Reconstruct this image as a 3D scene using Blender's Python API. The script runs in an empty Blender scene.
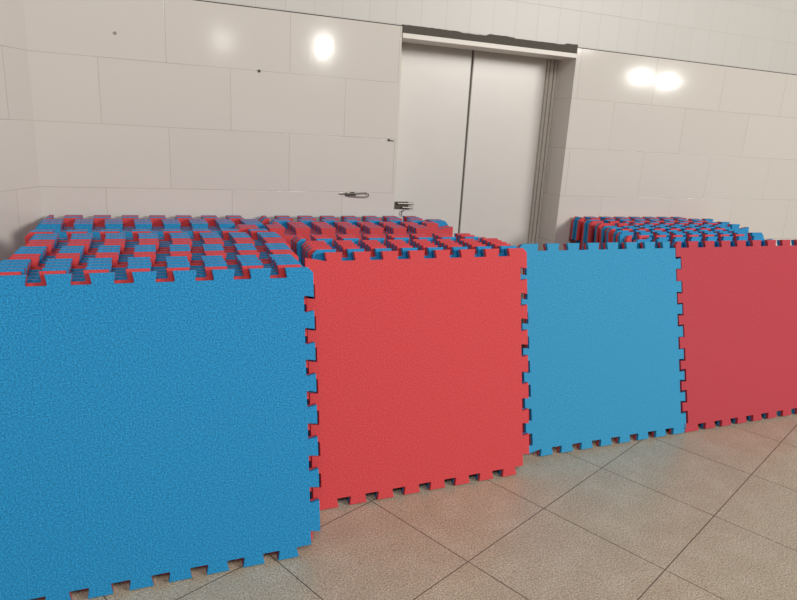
import bpy, bmesh, math, random
from mathutils import Vector, Matrix
random.seed(7)
S = bpy.context.scene
COL = S.collection

# ------------------------------------------------------------------ camera
F_PX, CAM_D, CAM_H = 630.85, 3.4368, 1.5345
YAW, PITCH, ROLL = 0.39607, 0.25932, 0.05625
fw = Vector((math.sin(YAW) * math.cos(PITCH), math.cos(YAW) * math.cos(PITCH), -math.sin(PITCH)))
rt = Vector((math.cos(YAW), -math.sin(YAW), 0)); up = rt.cross(fw)
c_, s_ = math.cos(ROLL), math.sin(ROLL)
rx, ux = c_ * rt + s_ * up, -s_ * rt + c_ * up
cam = bpy.data.cameras.new('camera'); co = bpy.data.objects.new('camera', cam); COL.objects.link(co)
M = Matrix((rx, ux, -fw)).transposed().to_4x4(); M.translation = (0, -CAM_D, CAM_H)
co.matrix_world = M
cam.sensor_fit = 'HORIZONTAL'; cam.sensor_width = 36; cam.lens = 36 * F_PX / 797
cam.clip_start = 0.05
S.camera = co

# ------------------------------------------------------------------ light
w = bpy.data.worlds.new('world'); S.world = w; w.use_nodes = True
bg = w.node_tree.nodes['Background']
bg.inputs['Color'].default_value = (1.0, 0.955, 0.90, 1); bg.inputs['Strength'].default_value = 0.07


def area(name, loc, target, sx, sy, power, col=(1, 0.97, 0.92)):
    l = bpy.data.lights.new(name, 'AREA'); l.shape = 'RECTANGLE'; l.size = sx; l.size_y = sy
    l.energy = power; l.color = col
    o = bpy.data.objects.new(name, l); COL.objects.link(o); o.location = loc
    o.rotation_euler = (Vector(target) - Vector(loc)).to_track_quat('-Z', 'Y').to_euler()
    return o


area('ceiling_lamp_near', (3.10, -8.0, 2.90), (1.2, -0.5, 0.8), 0.16, 0.34, 14)
area('ceiling_lamp_far', (9.25, -7.0, 2.85), (3.0, -0.3, 1.0), 0.26, 0.18, 12)
area('ceiling_lamp_far', (9.95, -7.0, 2.81), (3.0, -0.3, 1.0), 0.26, 0.18, 12)
area('ceiling_lamp_left', (1.45, -8.5, 2.90), (0.6, -0.5, 0.8), 0.34, 0.34, 3)
area('soft_key_right', (6.6, -7.6, 4.0), (1.2, -0.6, 0.7), 3.0, 1.6, 395)  # unseen soft key, placed at the right front to set the shading direction
area('soft_fill_front', (-0.2, -6.0, 4.6), (0.6, -0.8, 0.6), 2.4, 1.6, 120)  # unseen soft fill, added to even out the left side

S.view_settings.view_transform = 'Standard'; S.view_settings.look = 'None'
S.view_settings.gamma = 1; S.view_settings.use_curve_mapping = False
S.view_settings.exposure = 0.15


# ------------------------------------------------------------------ materials
class NT:
    def __init__(self, name):
        self.m = bpy.data.materials.new(name); self.m.use_nodes = True
        self.t = self.m.node_tree; self.b = self.t.nodes['Principled BSDF']

    def n(self, typ, **kw):
        nd = self.t.nodes.new(typ)
        for k, v in kw.items():
            if hasattr(nd, k): setattr(nd, k, v)
            else: nd.inputs[k.replace('_', ' ')].default_value = v
        return nd

    def l(self, a, b): self.t.links.new(a, b)

    def math(self, op, a, b=None):
        nd = self.t.nodes.new('ShaderNodeMath'); nd.operation = op
        for i, x in enumerate((a, b)):
            if x is None: continue
            if isinstance(x, (int, float)): nd.inputs[i].default_value = x
            else: self.l(x, nd.inputs[i])
        return nd.outputs[0]

    def mix(self, fac, a, b, typ='MIX'):
        nd = self.t.nodes.new('ShaderNodeMix'); nd.data_type = 'RGBA'; nd.blend_type = typ
        for i, x in ((0, fac), (6, a), (7, b)):
            if isinstance(x, (int, float)): nd.inputs[i].default_value = x
            elif isinstance(x, tuple): nd.inputs[i].default_value = (*x, 1) if len(x) == 3 else x
            else: self.l(x, nd.inputs[i])
        return nd.outputs[2]

    def ramp(self, fac, stops):
        nd = self.t.nodes.new('ShaderNodeValToRGB'); e = nd.color_ramp.elements
        while len(e) < len(stops): e.new(0.5)
        for el, (p, c) in zip(e, stops): el.position = p; el.color = (*c, 1)
        self.l(fac, nd.inputs[0]); return nd.outputs[0]

    def noise(self, vec, scale, detail=2, rough=0.5):
        nd = self.t.nodes.new('ShaderNodeTexNoise')
        nd.inputs['Scale'].default_value = scale; nd.inputs['Detail'].default_value = detail
        nd.inputs['Roughness'].default_value = rough
        self.l(vec, nd.inputs['Vector']); return nd.outputs['Fac']

    def bump(self, h, strength, dist=0.002):
        nd = self.t.nodes.new('ShaderNodeBump'); nd.inputs['Strength'].default_value = strength
        nd.inputs['Distance'].default_value = dist
        self.l(h, nd.inputs['Height']); self.l(nd.outputs[0], self.b.inputs['Normal'])


def foam(name, base, spread):
    k = NT(name); tc = k.n('ShaderNodeTexCoord'); v = tc.outputs['Object']
    oi = k.n('ShaderNodeObjectInfo')
    n1 = k.noise(v, 190, 3, 0.75); n2 = k.noise(v, 5, 3)
    dark = tuple(x * (1 - spread) for x in base); lite = tuple(min(1, x * (1 + spread) + spread * 0.04) for x in base)
    c = k.ramp(n1, [(0.30, dark), (0.5, base), (0.70, lite)])
    c = k.mix(k.math('MULTIPLY', n2, 0.16), c, tuple(min(1, x * 0.82 + 0.03) for x in base))
    k.l(c, k.b.inputs['Base Color'])
    k.b.inputs['Roughness'].default_value = 0.72
    k.b.inputs['Specular IOR Level'].default_value = 0.35
    k.bump(n1, 0.35, 0.0015)
    return k.m


BLUE = foam('blue_foam', (0.010, 0.275, 0.590), 0.62)
PALE_BLUE = foam('pale_blue_foam', (0.026, 0.315, 0.590), 0.50)  # slightly lighter, less saturated than BLUE
RED = foam('red_foam', (0.680, 0.060, 0.070), 0.36)
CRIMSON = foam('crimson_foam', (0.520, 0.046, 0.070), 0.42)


def wall_tile(name, bw, bh, zoff, xoff, base, joint, off=0.5, msize=0.0020, rough=0.10, var=0.42):
    k = NT(name); g = k.n('ShaderNodeNewGeometry')
    sp = k.n('ShaderNodeSeparateXYZ'); k.l(g.outputs['Position'], sp.inputs[0])
    sn = k.n('ShaderNodeSeparateXYZ'); k.l(g.outputs['True Normal'], sn.inputs[0])
    side = k.math('GREATER_THAN', k.math('ABSOLUTE', sn.outputs[0]), 0.8)
    mx = k.n('ShaderNodeMix'); k.l(side, mx.inputs[0]); k.l(sp.outputs[0], mx.inputs[2]); k.l(sp.outputs[1], mx.inputs[3])
    cx = k.n('ShaderNodeCombineXYZ')
    k.l(k.math('ADD', mx.outputs[0], xoff), cx.inputs[0]); k.l(k.math('ADD', sp.outputs[2], zoff), cx.inputs[1])
    b = k.n('ShaderNodeTexBrick'); b.offset = off; b.offset_frequency = 2; b.squash = 1
    b.inputs['Scale'].default_value = 1; b.inputs['Brick Width'].default_value = bw; b.inputs['Row Height'].default_value = bh
    b.inputs['Mortar Size'].default_value = msize; b.inputs['Mortar Smooth'].default_value = 0.3
    b.inputs['Bias'].default_value = 0
    b.inputs['Color1'].default_value = (*base, 1)
    b.inputs['Color2'].default_value = (*[x * 0.975 for x in base], 1)
    b.inputs['Mortar'].default_value = (*base, 1)
    k.l(cx.outputs[0], b.inputs['Vector'])
    pn = k.noise(g.outputs['Position'], 1.9, 2)
    jf = k.math('MULTIPLY', b.outputs['Fac'], k.ramp_f(pn) if hasattr(k, 'ramp_f') else k.math('MULTIPLY', pn, 2 * var))
    n2 = k.noise(g.outputs['Position'], 6, 4); n3 = k.noise(g.outputs['Position'], 380, 2, 0.7)
    c = k.mix(k.math('MULTIPLY', n2, 0.12), b.outputs['Color'], tuple(x * 0.86 for x in base))
    c = k.mix(k.math('MULTIPLY', n3, 0.16), c, tuple(x * 0.80 for x in base))
    c = k.mix(jf, c, joint)
    k.l(c, k.b.inputs['Base Color'])
    k.b.inputs['Roughness'].default_value = rough
    n4 = k.noise(g.outputs['Position'], 26, 3, 0.6)
    h = k.math('SUBTRACT', k.math('MULTIPLY', n4, 0.30), b.outputs['Fac'])
    k.bump(h, 0.35, 0.0012)
    return k.m


TILE = wall_tile('ivory_wall_tile', 0.604, 0.3023, 0.922, -0.151 + 12.08, (0.735, 0.695, 0.652), (0.40, 0.34, 0.29))
TILE_UP = wall_tile('grey_upper_tile', 0.150, 0.20, 0.098, 0.02 + 6, (0.635, 0.62, 0.59), (0.40, 0.37, 0.34), off=0.0, rough=0.42, var=0.35)


def floor_mat():
    k = NT('beige_floor_tile'); g = k.n('ShaderNodeNewGeometry'); pos = g.outputs['Position']
    ANG, GX, GY, SZ = 0.41228, 0.38018, -1.41090, 0.52684
    sub = k.n('ShaderNodeVectorMath', operation='SUBTRACT'); k.l(pos, sub.inputs[0]); sub.inputs[1].default_value = (GX, GY, 0)
    outs = []
    for vec in ((math.cos(ANG), math.sin(ANG), 0), (math.sin(ANG), -math.cos(ANG), 0)):
        d = k.n('ShaderNodeVectorMath', operation='DOT_PRODUCT'); k.l(sub.outputs[0], d.inputs[0]); d.inputs[1].default_value = vec
        outs.append(k.math('ADD', d.outputs['Value'], SZ * 20))
    cx = k.n('ShaderNodeCombineXYZ'); k.l(outs[0], cx.inputs[0]); k.l(outs[1], cx.inputs[1])
    b = k.n('ShaderNodeTexBrick'); b.offset = 0; b.squash = 1
    b.inputs['Scale'].default_value = 1; b.inputs['Brick Width'].default_value = SZ; b.inputs['Row Height'].default_value = SZ
    b.inputs['Mortar Size'].default_value = 0.0020; b.inputs['Mortar Smooth'].default_value = 0.2; b.inputs['Bias'].default_value = 0
    b.inputs['Color1'].default_value = (0.53, 0.455, 0.345, 1); b.inputs['Color2'].default_value = (0.51, 0.445, 0.345, 1)
    b.inputs['Mortar'].default_value = (0.12, 0.085, 0.06, 1)
    k.l(cx.outputs[0], b.inputs['Vector'])
    n1 = k.noise(pos, 7, 5, 0.65); n2 = k.noise(pos, 150, 3, 0.8); n3 = k.noise(pos, 34, 4, 0.7)
    c = k.mix(k.math('MULTIPLY', n1, 0.7), b.outputs['Color'], k.ramp(n1, [(0.35, (0.43, 0.34, 0.245)), (0.62, (0.60, 0.53, 0.42))]))
    blot = k.ramp(n3, [(0.60, (0, 0, 0)), (0.72, (1, 1, 1))])
    c = k.mix(k.math('MULTIPLY', blot, 0.55), c, (0.24, 0.16, 0.095))
    sp = k.ramp(n2, [(0.30, (0.40, 0.38, 0.36)), (0.50, (1, 1, 1)), (0.68, (1.65, 1.65, 1.65))])
    c = k.mix(1.0, c, sp, 'MULTIPLY')
    c = k.mix(b.outputs['Fac'], c, (0.10, 0.07, 0.05))
    k.l(c, k.b.inputs['Base Color'])
    k.b.inputs['Roughness'].default_value = 0.38; k.b.inputs['Specular IOR Level'].default_value = 0.4
    k.bump(k.math('SUBTRACT', k.math('MULTIPLY', n2, 0.2), b.outputs['Fac']), 0.5, 0.0015)
    return k.m


FLOOR = floor_mat()


def plain(name, base, rough=0.5, metal=0.0, dirt=0.15, scale=14):
    k = NT(name); g = k.n('ShaderNodeNewGeometry'); n = k.noise(g.outputs['Position'], scale, 5, 0.65)
    n2 = k.noise(g.outputs['Position'], 330, 2, 0.7)
    c = k.mix(k.math('MULTIPLY', n, dirt * 2), base, tuple(x * 0.72 for x in base))
    c = k.mix(k.math('MULTIPLY', n2, 0.18), c, tuple(x * 0.75 for x in base))
    k.l(c, k.b.inputs['Base Color'])
    k.b.inputs['Roughness'].default_value = rough; k.b.inputs['Metallic'].default_value = metal
    return k.m


DOOR = plain('cream_painted_steel', (0.745, 0.718, 0.680), 0.30, 0, 0.12, 6)
FRAME = plain('grey_painted_frame', (0.70, 0.655, 0.59), 0.4, 0, 0.2)
GAP = plain('dark_gap_seal', (0.16, 0.145, 0.13), 0.7)
RAW = plain('raw_dark_mortar', (0.115, 0.10, 0.085), 0.9, 0, 0.45, 30)
HEAD = plain('white_header_paint', (0.80, 0.76, 0.70), 0.4)
JOINT_SHADOW = plain('black_joint_shadow', (0.03, 0.025, 0.022), 0.9)  # edge shadow of the proud lower tiles, put into the joint strip's colour
STEEL = plain('tarnished_steel', (0.30, 0.27, 0.24), 0.35, 0.9, 0.4, 60)
IRON = plain('dark_iron', (0.10, 0.088, 0.075), 0.5, 0.6, 0.4, 60)


# ------------------------------------------------------------------ helpers
def obj(name, bm, m, parent=None, smooth=False):
    me = bpy.data.meshes.new(name); bm.to_mesh(me); bm.free(); me.materials.append(m)
    if smooth:
        for p in me.polygons: p.use_smooth = True
    o = bpy.data.objects.new(name, me); COL.objects.link(o)
    if parent: o.parent = parent
    return o


def box(bm, x0, x1, y0, y1, z0, z1, bev=0.0):
    v = [bm.verts.new(p) for p in ((x0, y0, z0), (x1, y0, z0), (x1, y1, z0), (x0, y1, z0), (x0, y0, z1), (x1, y0, z1), (x1, y1, z1), (x0, y1, z1))]
    fs = [bm.faces.new([v[i] for i in f]) for f in ((3, 2, 1, 0), (4, 5, 6, 7), (0, 1, 5, 4), (1, 2, 6, 5), (2, 3, 7, 6), (3, 0, 4, 7))]
    if bev:
        es = list({e for f in fs for e in f.edges})
        bmesh.ops.bevel(bm, geom=es, offset=bev, segments=2, affect='EDGES', profile=0.6)
    return bm


def tube(bm, pts, r, n=10):
    pts = [Vector(p) for p in pts]; rings = []
    for i, p in enumerate(pts):
        d = (pts[min(i + 1, len(pts) - 1)] - pts[max(i - 1, 0)]).normalized()
        a = d.orthogonal().normalized() if i == 0 else (a - d * a.dot(d)).normalized()
        b = d.cross(a)
        rings.append([bm.verts.new(p + r * (math.cos(2 * math.pi * j / n) * a + math.sin(2 * math.pi * j / n) * b)) for j in range(n)])
    for q0, q1 in zip(rings, rings[1:]):
        for j in range(n): bm.faces.new((q0[j], q0[(j + 1) % n], q1[(j + 1) % n], q1[j]))
    bm.faces.new(rings[0][::-1]); bm.faces.new(rings[-1])
    return bm


def thing(name, label, cat, loc=(0, 0, 0), group=None):
    o = bpy.data.objects.new(name, None); COL.objects.link(o); o.location = loc; o.empty_display_size = 0.1
    o['label'] = label; o['category'] = cat
    if group: o['group'] = group
    return o


def struct(o): o['kind'] = 'structure'; return o


# ------------------------------------------------------------------ the room
Z1 = 2.098
DX0, DX1 = 1.370, 2.530
B = bmesh.new
struct(obj('floor', box(B(), -6.0, 12.0, -11.0, 0.6, -0.10, 0.0), FLOOR))
bm = B(); box(bm, -0.435, DX0, 0, 0.42, 0, Z1 - 0.005); box(bm, DX1, 6.5, 0, 0.42, 0, Z1 - 0.005)
struct(obj('wall_back', bm, TILE))
struct(obj('wall_back_upper', box(B(), -0.435, 6.5, 0.004, 0.42, Z1, 3.3), TILE_UP))
bm = B(); box(bm, -0.435, DX0, 0.0035, 0.40, Z1 - 0.005, Z1); box(bm, DX1, 6.5, 0.0035, 0.40, Z1 - 0.005, Z1)
struct(obj('trim_1', bm, JOINT_SHADOW))
# angled wall to the left of the corner
bm = B(); dx, dy = -0.50, -1.0
L = 1.25
p0, p1 = (-0.435, 0.0), (-0.435 + dx * L * 1.5, dy * L * 1.5)
p2, p3 = (p1[0] - 0.35, p1[1] + 0.17), (-0.435, 0.42)
lo = [bm.verts.new((*p, 0)) for p in (p0, p1, p2, p3)]; hi = [bm.verts.new((*p, 3.3)) for p in (p0, p1, p2, p3)]
bm.faces.new(lo); bm.faces.new(hi[::-1])
for i in range(4): j = (i + 1) % 4; bm.faces.new((lo[j], lo[i], hi[i], hi[j]))
bmesh.ops.recalc_face_normals(bm, faces=bm.faces)
struct(obj('wall_left', bm, TILE))

# ---- door in its recess
YD = 0.20
door = bpy.data.objects.new('door_1', None); COL.objects.link(door); door.location = (1.95, YD, 0); struct(door)


def dpart(name, bm, m, parent=door, label=None):
    for v in bm.verts: v.co -= Vector((1.95, YD, 0))
    o = obj(name, bm, m, parent)
    if label: o['label'] = label
    return o


dpart('door_leaf', box(B(), 1.448, 1.914, YD, YD + 0.045, 0.01, 2.085, 0.004), DOOR)
dpart('door_leaf', box(B(), 1.928, 2.452, YD, YD + 0.045, 0.01, 2.085, 0.004), DOOR)
dpart('center_seal', box(B(), 1.914, 1.928, YD + 0.012, YD + 0.04, 0.01, 2.085), GAP, label='dark grey seal in the gap between the leaves')
bm = B()
box(bm, 2.462, 2.480, YD - 0.004, YD + 0.06, 0, 2.09, 0.003); box(bm, 2.483, 2.507, YD - 0.010, YD + 0.06, 0, 2.09, 0.003)
box(bm, 2.511, DX1, YD - 0.016, YD + 0.06, 0, 2.09, 0.003)
box(bm, 2.454, DX1, YD + 0.008, YD + 0.06, 0, 2.09)
dpart('door_jamb', bm, FRAME)
bm = B(); box(bm, DX0, 1.446, YD - 0.03, YD + 0.06, 0, 2.09, 0.003)
dpart('door_jamb', bm, FRAME)
dpart('backing', box(B(), DX0, DX1, YD + 0.06, YD + 0.08, 0, 2.09), GAP)
# latch and hook on the left leaf
bm = B(); box(bm, 1.452, 1.545, YD - 0.016, YD, 1.080, 1.122, 0.003)
lt = dpart('latch', bm, IRON, label='dark iron latch on the left leaf')
bm = B(); tube(bm, [(1.47, YD - 0.022, 1.112), (1.575, YD - 0.022, 1.112)], 0.0065)
tube(bm, [(1.50, YD - 0.024, 1.090), (1.572, YD - 0.024, 1.086)], 0.006)
for v in bm.verts: v.co -= Vector((1.95, YD, 0))
obj('bolt', bm, STEEL, lt)
bm = B(); tube(bm, [(1.520 + 0.018 * math.cos(a), YD - 0.012, 1.050 + 0.018 * math.sin(a)) for a in [math.radians(80 + 20 * i) for i in range(10)]], 0.003)
dpart('hook', bm, STEEL)

# header, dark broken strip above it
struct(obj('trim_2', box(B(), DX0 + 0.002, DX1 - 0.002, -0.006, 0.15, 2.034, 2.060, 0.002), HEAD))
bm = B(); random.seed(3)
top = []; n = 58; lvl = 0.0
for i in range(n + 1):
    if i % 9 == 0: lvl = random.choice((0.0, 0.004, 0.007, 0.010, 0.013))
    top.append((DX0 + (DX1 - DX0) * i / n, Z1 + lvl + random.uniform(-0.0015, 0.0015)))
bot = [(DX1, 2.061), (DX0, 2.061)]
fr = [bm.verts.new((x, -0.002, z)) for x, z in top + bot]
f = bm.faces.new(fr); r = bmesh.ops.extrude_face_region(bm, geom=[f])
for v in [e for e in r['geom'] if isinstance(e, bmesh.types.BMVert)]: v.co.y += 0.005
bmesh.ops.recalc_face_normals(bm, faces=bm.faces)
struct(obj('trim_3', bm, RAW))
struct(obj('trim_4', box(B(), DX0, DX1, 0.003, 0.15, 2.061, Z1), RAW))

# ------------------------------------------------------------------ interlocking foam mats
D, T = 0.036, 0.0355
HW0, HW1 = 0.0320, 0.0245          # half widths of a notch at its base and at its mouth


def side_profile(L, cents, cut_a=False, cut_b=False, hw=(HW0, HW1)):
    """(s, level) pairs along one side from -D to L+D; level 1 = tooth tip, 0 = notch base."""
    h0, h1 = hw
    pts = [] if cut_a else [(-D * 0.45, 1)]
    for c in cents:
        if c - h0 < 0.006 and cut_a: pts += [(c + h0, 0), (c + h1, 1)]; continue
        if c + h0 > L - 0.006 and cut_b: pts += [(c - h1, 1), (c - h0, 0)]; continue
        pts += [(c - h1, 1), (c - h0 + 0.002, 0.12), (c - h0 + 0.004, 0), (c + h0 - 0.004, 0), (c + h0 - 0.002, 0.12), (c + h1, 1)]
    if not cut_b: pts += [(L + D * 0.45, 1)]
    return pts


def outline(W, H, top, bottom, left, right, cuts=(), hwl=(HW0, HW1), hwr=(HW0, HW1)):
    """polygon counter-clockwise seen from the front; the four lists are notch centres along each side.
    cuts: bl br tl tr open the bottom / top side at that corner, lb lt rb rt the left / right side"""
    P = []
    P += [(s, -D * l) for s, l in side_profile(W, bottom, 'bl' in cuts, 'br' in cuts)]
    if 'br' in cuts and 'rb' in cuts: P.append((W, 0))
    P += [(W + D * l, s) for s, l in side_profile(H, sorted(right), 'rb' in cuts, 'rt' in cuts, hwr)]
    if 'tr' in cuts and 'rt' in cuts: P.append((W, H))
    P += [(s, H + D * l) for s, l in reversed(side_profile(W, top, 'tl' in cuts, 'tr' in cuts))]
    if 'tl' in cuts and 'lt' in cuts: P.append((0, H))
    P += [(-D * l, s) for s, l in reversed(side_profile(H, sorted(left), 'lb' in cuts, 'lt' in cuts, hwl))]
    if 'bl' in cuts and 'lb' in cuts: P.append((0, 0))
    out = []
    for p in P:
        if not out or (Vector(p) - Vector(out[-1])).length > 0.0012: out.append(p)
    return out


def layer_mesh(name, poly, y0, y1, mat, front, shear=0.0, H=1.0):
    bm = bmesh.new()
    f = bm.faces.new([bm.verts.new((x + shear * z, y0, z + D)) for x, z in poly])
    r = bmesh.ops.extrude_face_region(bm, geom=[f])
    for v in [e for e in r['geom'] if isinstance(e, bmesh.types.BMVert)]: v.co.y += (y1 - y0)
    bmesh.ops.recalc_face_normals(bm, faces=bm.faces)
    yb = y0 if front else y1
    es = [e for e in bm.edges if all(abs(v.co.y - yb) < 1e-6 for v in e.verts)]
    bmesh.ops.bevel(bm, geom=es, offset=0.0018, segments=2, affect='EDGES', profile=0.5)
    bmesh.ops.triangulate(bm, faces=[f for f in bm.faces if len(f.verts) > 4])
    me = bpy.data.meshes.new(name); bm.to_mesh(me); bm.free(); me.materials.append(mat)
    return me


PITCH_M = 0.125


def meshes(poly, facing, shear=0.0, red=RED, blue=BLUE):
    a, b = (blue, red) if facing == 'blue' else (red, blue)
    na, nb = ('blue', 'red') if facing == 'blue' else ('red', 'blue')
    return ((na + '_layer', layer_mesh(na + '_layer', poly, 0, T / 2, a, True, shear)),
            (nb + '_layer', layer_mesh(nb + '_layer', poly, T / 2, T, b, False, shear)))


def mat_thing(ms, x, ytop, lean, label, group, yaw=0.0, roll=0.0, H=0.992, lift=0.0, ybase=None):
    """x: left edge of the body, ytop: depth of the front face at the top of the body"""
    root = thing('foam_mat', label, 'foam mat', group=group)
    zl = T * math.sin(max(lean, 0)) + lift
    yb = ytop - math.sin(lean) * (H + D) if ybase is None else ybase
    root.location = (x, yb, zl)
    root.rotation_euler = (Matrix.Rotation(yaw, 3, 'Z') @ Matrix.Rotation(-lean, 3, 'X') @ Matrix.Rotation(roll, 3, 'Y')).to_euler()
    for nm, me in ms:
        o = bpy.data.objects.new(nm, me); COL.objects.link(o); o.parent = root
    return root


def ser(a, n, p=PITCH_M): return [a + p * i for i in range(n)]


HB = 0.992
SP = HB / 8.42
# the four mats that stand in front
def fr(*f): return [HB * (1 - x) for x in f]


TIGHT = (0.0372, 0.0330)
p1 = outline(0.998, HB, ser(0.034, 8), ser(0.100, 8), ser(0.06, 8, SP), fr(0.98, 0.81, 0.69, 0.568, 0.448, 0.331, 0.215, 0.098), cuts=('br', 'rb'))
p2 = outline(0.985, HB, ser(0.022, 8), ser(0.097, 8), fr(0.123, 0.253, 0.383, 0.514, 0.645, 0.777, 0.91),
             fr(0.975, 0.825, 0.705, 0.578, 0.447, 0.325, 0.205, 0.085), cuts=('tl', 'br', 'rb'))
p3 = outline(0.973, HB, ser(0.100, 7, 0.126) + [0.963], ser(0.020, 8, 0.124), fr(0.09, 0.212, 0.334, 0.458, 0.58, 0.70, 0.82, 0.945),
             fr(0.893, 0.775, 0.658, 0.533, 0.405, 0.282, 0.152, 0.025), cuts=('bl', 'tr', 'rt'), hwr=TIGHT)
p4 = outline(0.945, HB, ser(0.032, 8), ser(0.102, 7), fr(0.952, 0.834, 0.716, 0.599, 0.466, 0.344, 0.220, 0.085), ser(0.06, 8, SP), hwl=TIGHT)

NAMES = ['nearest', 'second', 'third', 'fourth', 'fifth', 'sixth', 'seventh', 'eighth', 'ninth', 'tenth', 'eleventh', 'twelfth', 'thirteenth',
         'fourteenth', 'fifteenth', 'sixteenth', 'seventeenth', 'eighteenth', 'nineteenth', 'twentieth', 'twenty-first', 'twenty-second',
         'twenty-third', 'twenty-fourth', 'twenty-fifth', 'twenty-sixth', 'twenty-seventh', 'twenty-eighth', 'twenty-ninth', 'thirtieth']
G1, G2, G3 = 'foam mats in the left stack', 'foam mats in the middle stack', 'foam mats in the right stack'
mat_thing(meshes(p1, 'blue'), -0.468, 0, 0.188, 'large blue foam mat, biggest in view, fronting the left stack', G1, ybase=-1.472)
mat_thing(meshes(p2, 'red', 0.004), 0.640, 0, 0.214, 'orange-red foam mat fronting the middle stack, between the two blue mats', G2, yaw=0.013, ybase=-1.214)
mat_thing(meshes(p3, 'blue', 0.012, blue=PALE_BLUE), 1.754, 0, 0.270, 'smaller blue foam mat standing alone before the door, between the two red mats', G3, ybase=-1.090)
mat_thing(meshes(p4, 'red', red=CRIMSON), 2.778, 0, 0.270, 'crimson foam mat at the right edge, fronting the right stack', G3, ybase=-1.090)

# generic mats of the stacks
W = 0.930
pa = outline(W, HB, ser(0.090, 7), ser(0.0275, 8), ser(0.09, 7, SP * 1.02), ser(0.15, 7, SP), cuts=('br',))
pb = outline(W, HB, ser(0.0275, 8), ser(0.090, 7), ser(0.15, 7, SP), ser(0.09, 8, SP), cuts=('tr',))
LIB = {(s, f): meshes(p, f) for s, p in (('a', pa), ('b', pb)) for f in ('blue', 'red')}


def stack(spec, group, where, start=1):
    i = start
    for f, x, yt, lean, yaw, roll, kind in spec:
        other = 'red' if f == 'blue' else 'blue'
        i += 1
        lab = f'{f}-faced foam mat, {NAMES[i - 1]} from the front of the {where} stack'
        if i - start == len(spec): lab = f'{f}-faced foam mat, rearmost of the {where} stack, next to the wall'
        mat_thing(LIB[(kind, f)], x, yt, lean, lab, group, yaw, roll)


rnd = random.Random(11)


def lean_of(y, top, bot): return 0.004 + (bot - 0.004) * max(0.0, min(1.0, (-y - 0.05) / (-top - 0.05)))


def jit(a): return rnd.uniform(-a, a)


# left stack: groups of (faces from front to back, left edge of the body, notch pattern); _ leaves a slot open
STEP = 0.0437
rows, y = [], -1.282 + STEP
for g, x, k in (('R', -0.418, 'a'), ('BBBB', -0.414, 'a'), ('RR', -0.394, 'a'), ('BBB', -0.392, 'a'), ('RRR', -0.374, 'a'), ('BBB', -0.376, 'a'),
                ('RB', -0.404, 'a'), ('___', 0, 'a'), ('BBB', -0.392, 'a'), ('B', -0.392, 'a'), ('RBR', -0.385, 'b')):
    for ch in g:
        if ch != '_': rows.append(('blue' if ch == 'B' else 'red', y, x, k))
        y += STEP
stack([(f, x + jit(0.0025), y, lean_of(y, -1.28, 0.188), 0.0, 0.0, k) for f, y, x, k in rows], G1, 'left')
# middle stack
rows, y = [], -0.946
for g, x, k, yw in (('B', 0.690, 'a', 0.012), ('RRRR', 0.684, 'a', 0.010), ('BRR', 0.672, 'b', 0.008)):
    for ch in g:
        rows.append(('blue' if ch == 'B' else 'red', y, x, k, yw)); y += 0.0435
for i, ch in enumerate('RRR'): rows.append(('red', -0.449 + 0.0420 * i, 0.446 + 0.003 * i, 'a', -0.032))
y = -0.319
for g, x, k in (('RR', 0.635, 'b'), ('BB', 0.650, 'a'), ('RBR', 0.622, 'b')):
    for ch in g:
        rows.append(('blue' if ch == 'B' else 'red', y, x, k, -0.006 if y < -0.3 else 0.0)); y += 0.0432
stack([(f, x + jit(0.004), y, lean_of(y, -1.28, 0.186) if x < 0.5 else lean_of(y, -1.0, 0.212), yw, 0.0, k) for f, y, x, k, yw in rows], G2, 'middle')
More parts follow.
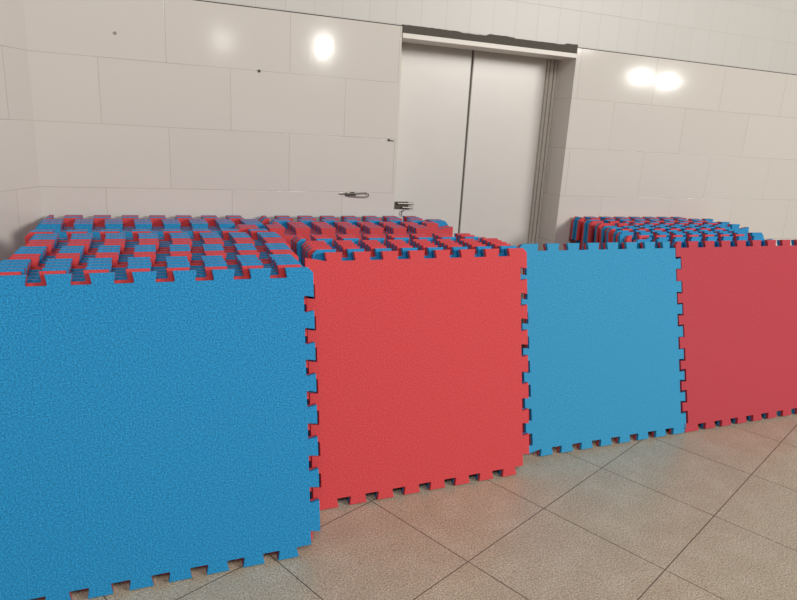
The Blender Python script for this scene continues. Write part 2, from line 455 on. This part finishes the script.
# right stack
rows, y = [], -0.765
for g, x, k in (('B', 2.548, 'a'), ('B', 2.660, 'b'), ('R', 2.556, 'b'), ('B', 2.680, 'a'), ('BB', 2.585, 'a'), ('R', 2.586, 'b'), ('BB', 2.610, 'a'), ('B', 2.875, 'b'), ('R', 2.640, 'a'),
                ('B', 2.880, 'b'), ('RB', 2.655, 'a'), ('B', 2.870, 'b'), ('RB', 2.665, 'b')):
    for ch in g:
        rows.append(('blue' if ch == 'B' else 'red', y, x, k)); y += 0.0441
stack([(f, x + jit(0.006), y, lean_of(y, -0.82, 0.266), jit(0.001), 0.0, k) for f, y, x, k in rows], G3, 'right', start=2)

# ------------------------------------------------------------------ small hardware on the wall
h = thing('hasp', 'small metal hasp with a wire loop fixed to the tiled wall left of the door', 'hasp', (1.125, 0, 1.181))
bm = B(); box(bm, -0.050, 0.012, -0.006, 0.0, -0.010, 0.010, 0.002)
pl = obj('plate', bm, IRON, h)
bm = B(); tube(bm, [(-0.085, -0.004, 0.002), (-0.05, -0.010, 0.004), (0.03, -0.012, 0.008), (0.070, -0.013, 0.011)], 0.0032)
obj('pin', bm, STEEL, h)
bm = B(); tube(bm, [(-0.03, -0.012, -0.008), (0.03, -0.013, -0.011), (0.072, -0.013, -0.011)] +
               [(0.074 + 0.012 * math.cos(a), -0.013, 0.012 * math.sin(a)) for a in [math.radians(-80 + 20 * i) for i in range(9)]] +
               [(0.066, -0.013, 0.012)], 0.0028)
obj('wire_loop', bm, STEEL, h)
bm = B(); tube(bm, [(-0.02, -0.006, 0.009), (-0.018, -0.018, 0.012), (-0.006, -0.020, 0.013), (0.0, -0.006, 0.009)], 0.0032)
obj('staple', bm, IRON, h)


PLUG = plain('brown_plug', (0.36, 0.30, 0.25), 0.8)


def screw(name, label, x, z, r, ln=0.0, m=IRON):
    t = thing(name, label, 'screw', (x, 0, z))
    bm = B(); tube(bm, [(0, 0, 0), (0, -0.004, 0)], r, 12); obj('head', bm, m, t)
    if ln:
        bm = B(); tube(bm, [(0, -0.003, 0), (ln, -0.005, -0.003)], r * 0.35, 8); obj('wire_end', bm, STEEL, t)


screw('screw', 'small dark screw head in the wall tile joint above the left stack', 0.596, 1.798, 0.0075)
screw('screw', 'small dark screw with a short wire end, on the wall by the door edge', 1.322, 1.489, 0.0075, 0.028)
screw('screw', 'small pale brown plug in the wall near the upper left corner', -0.070, 1.910, 0.007, m=PLUG)
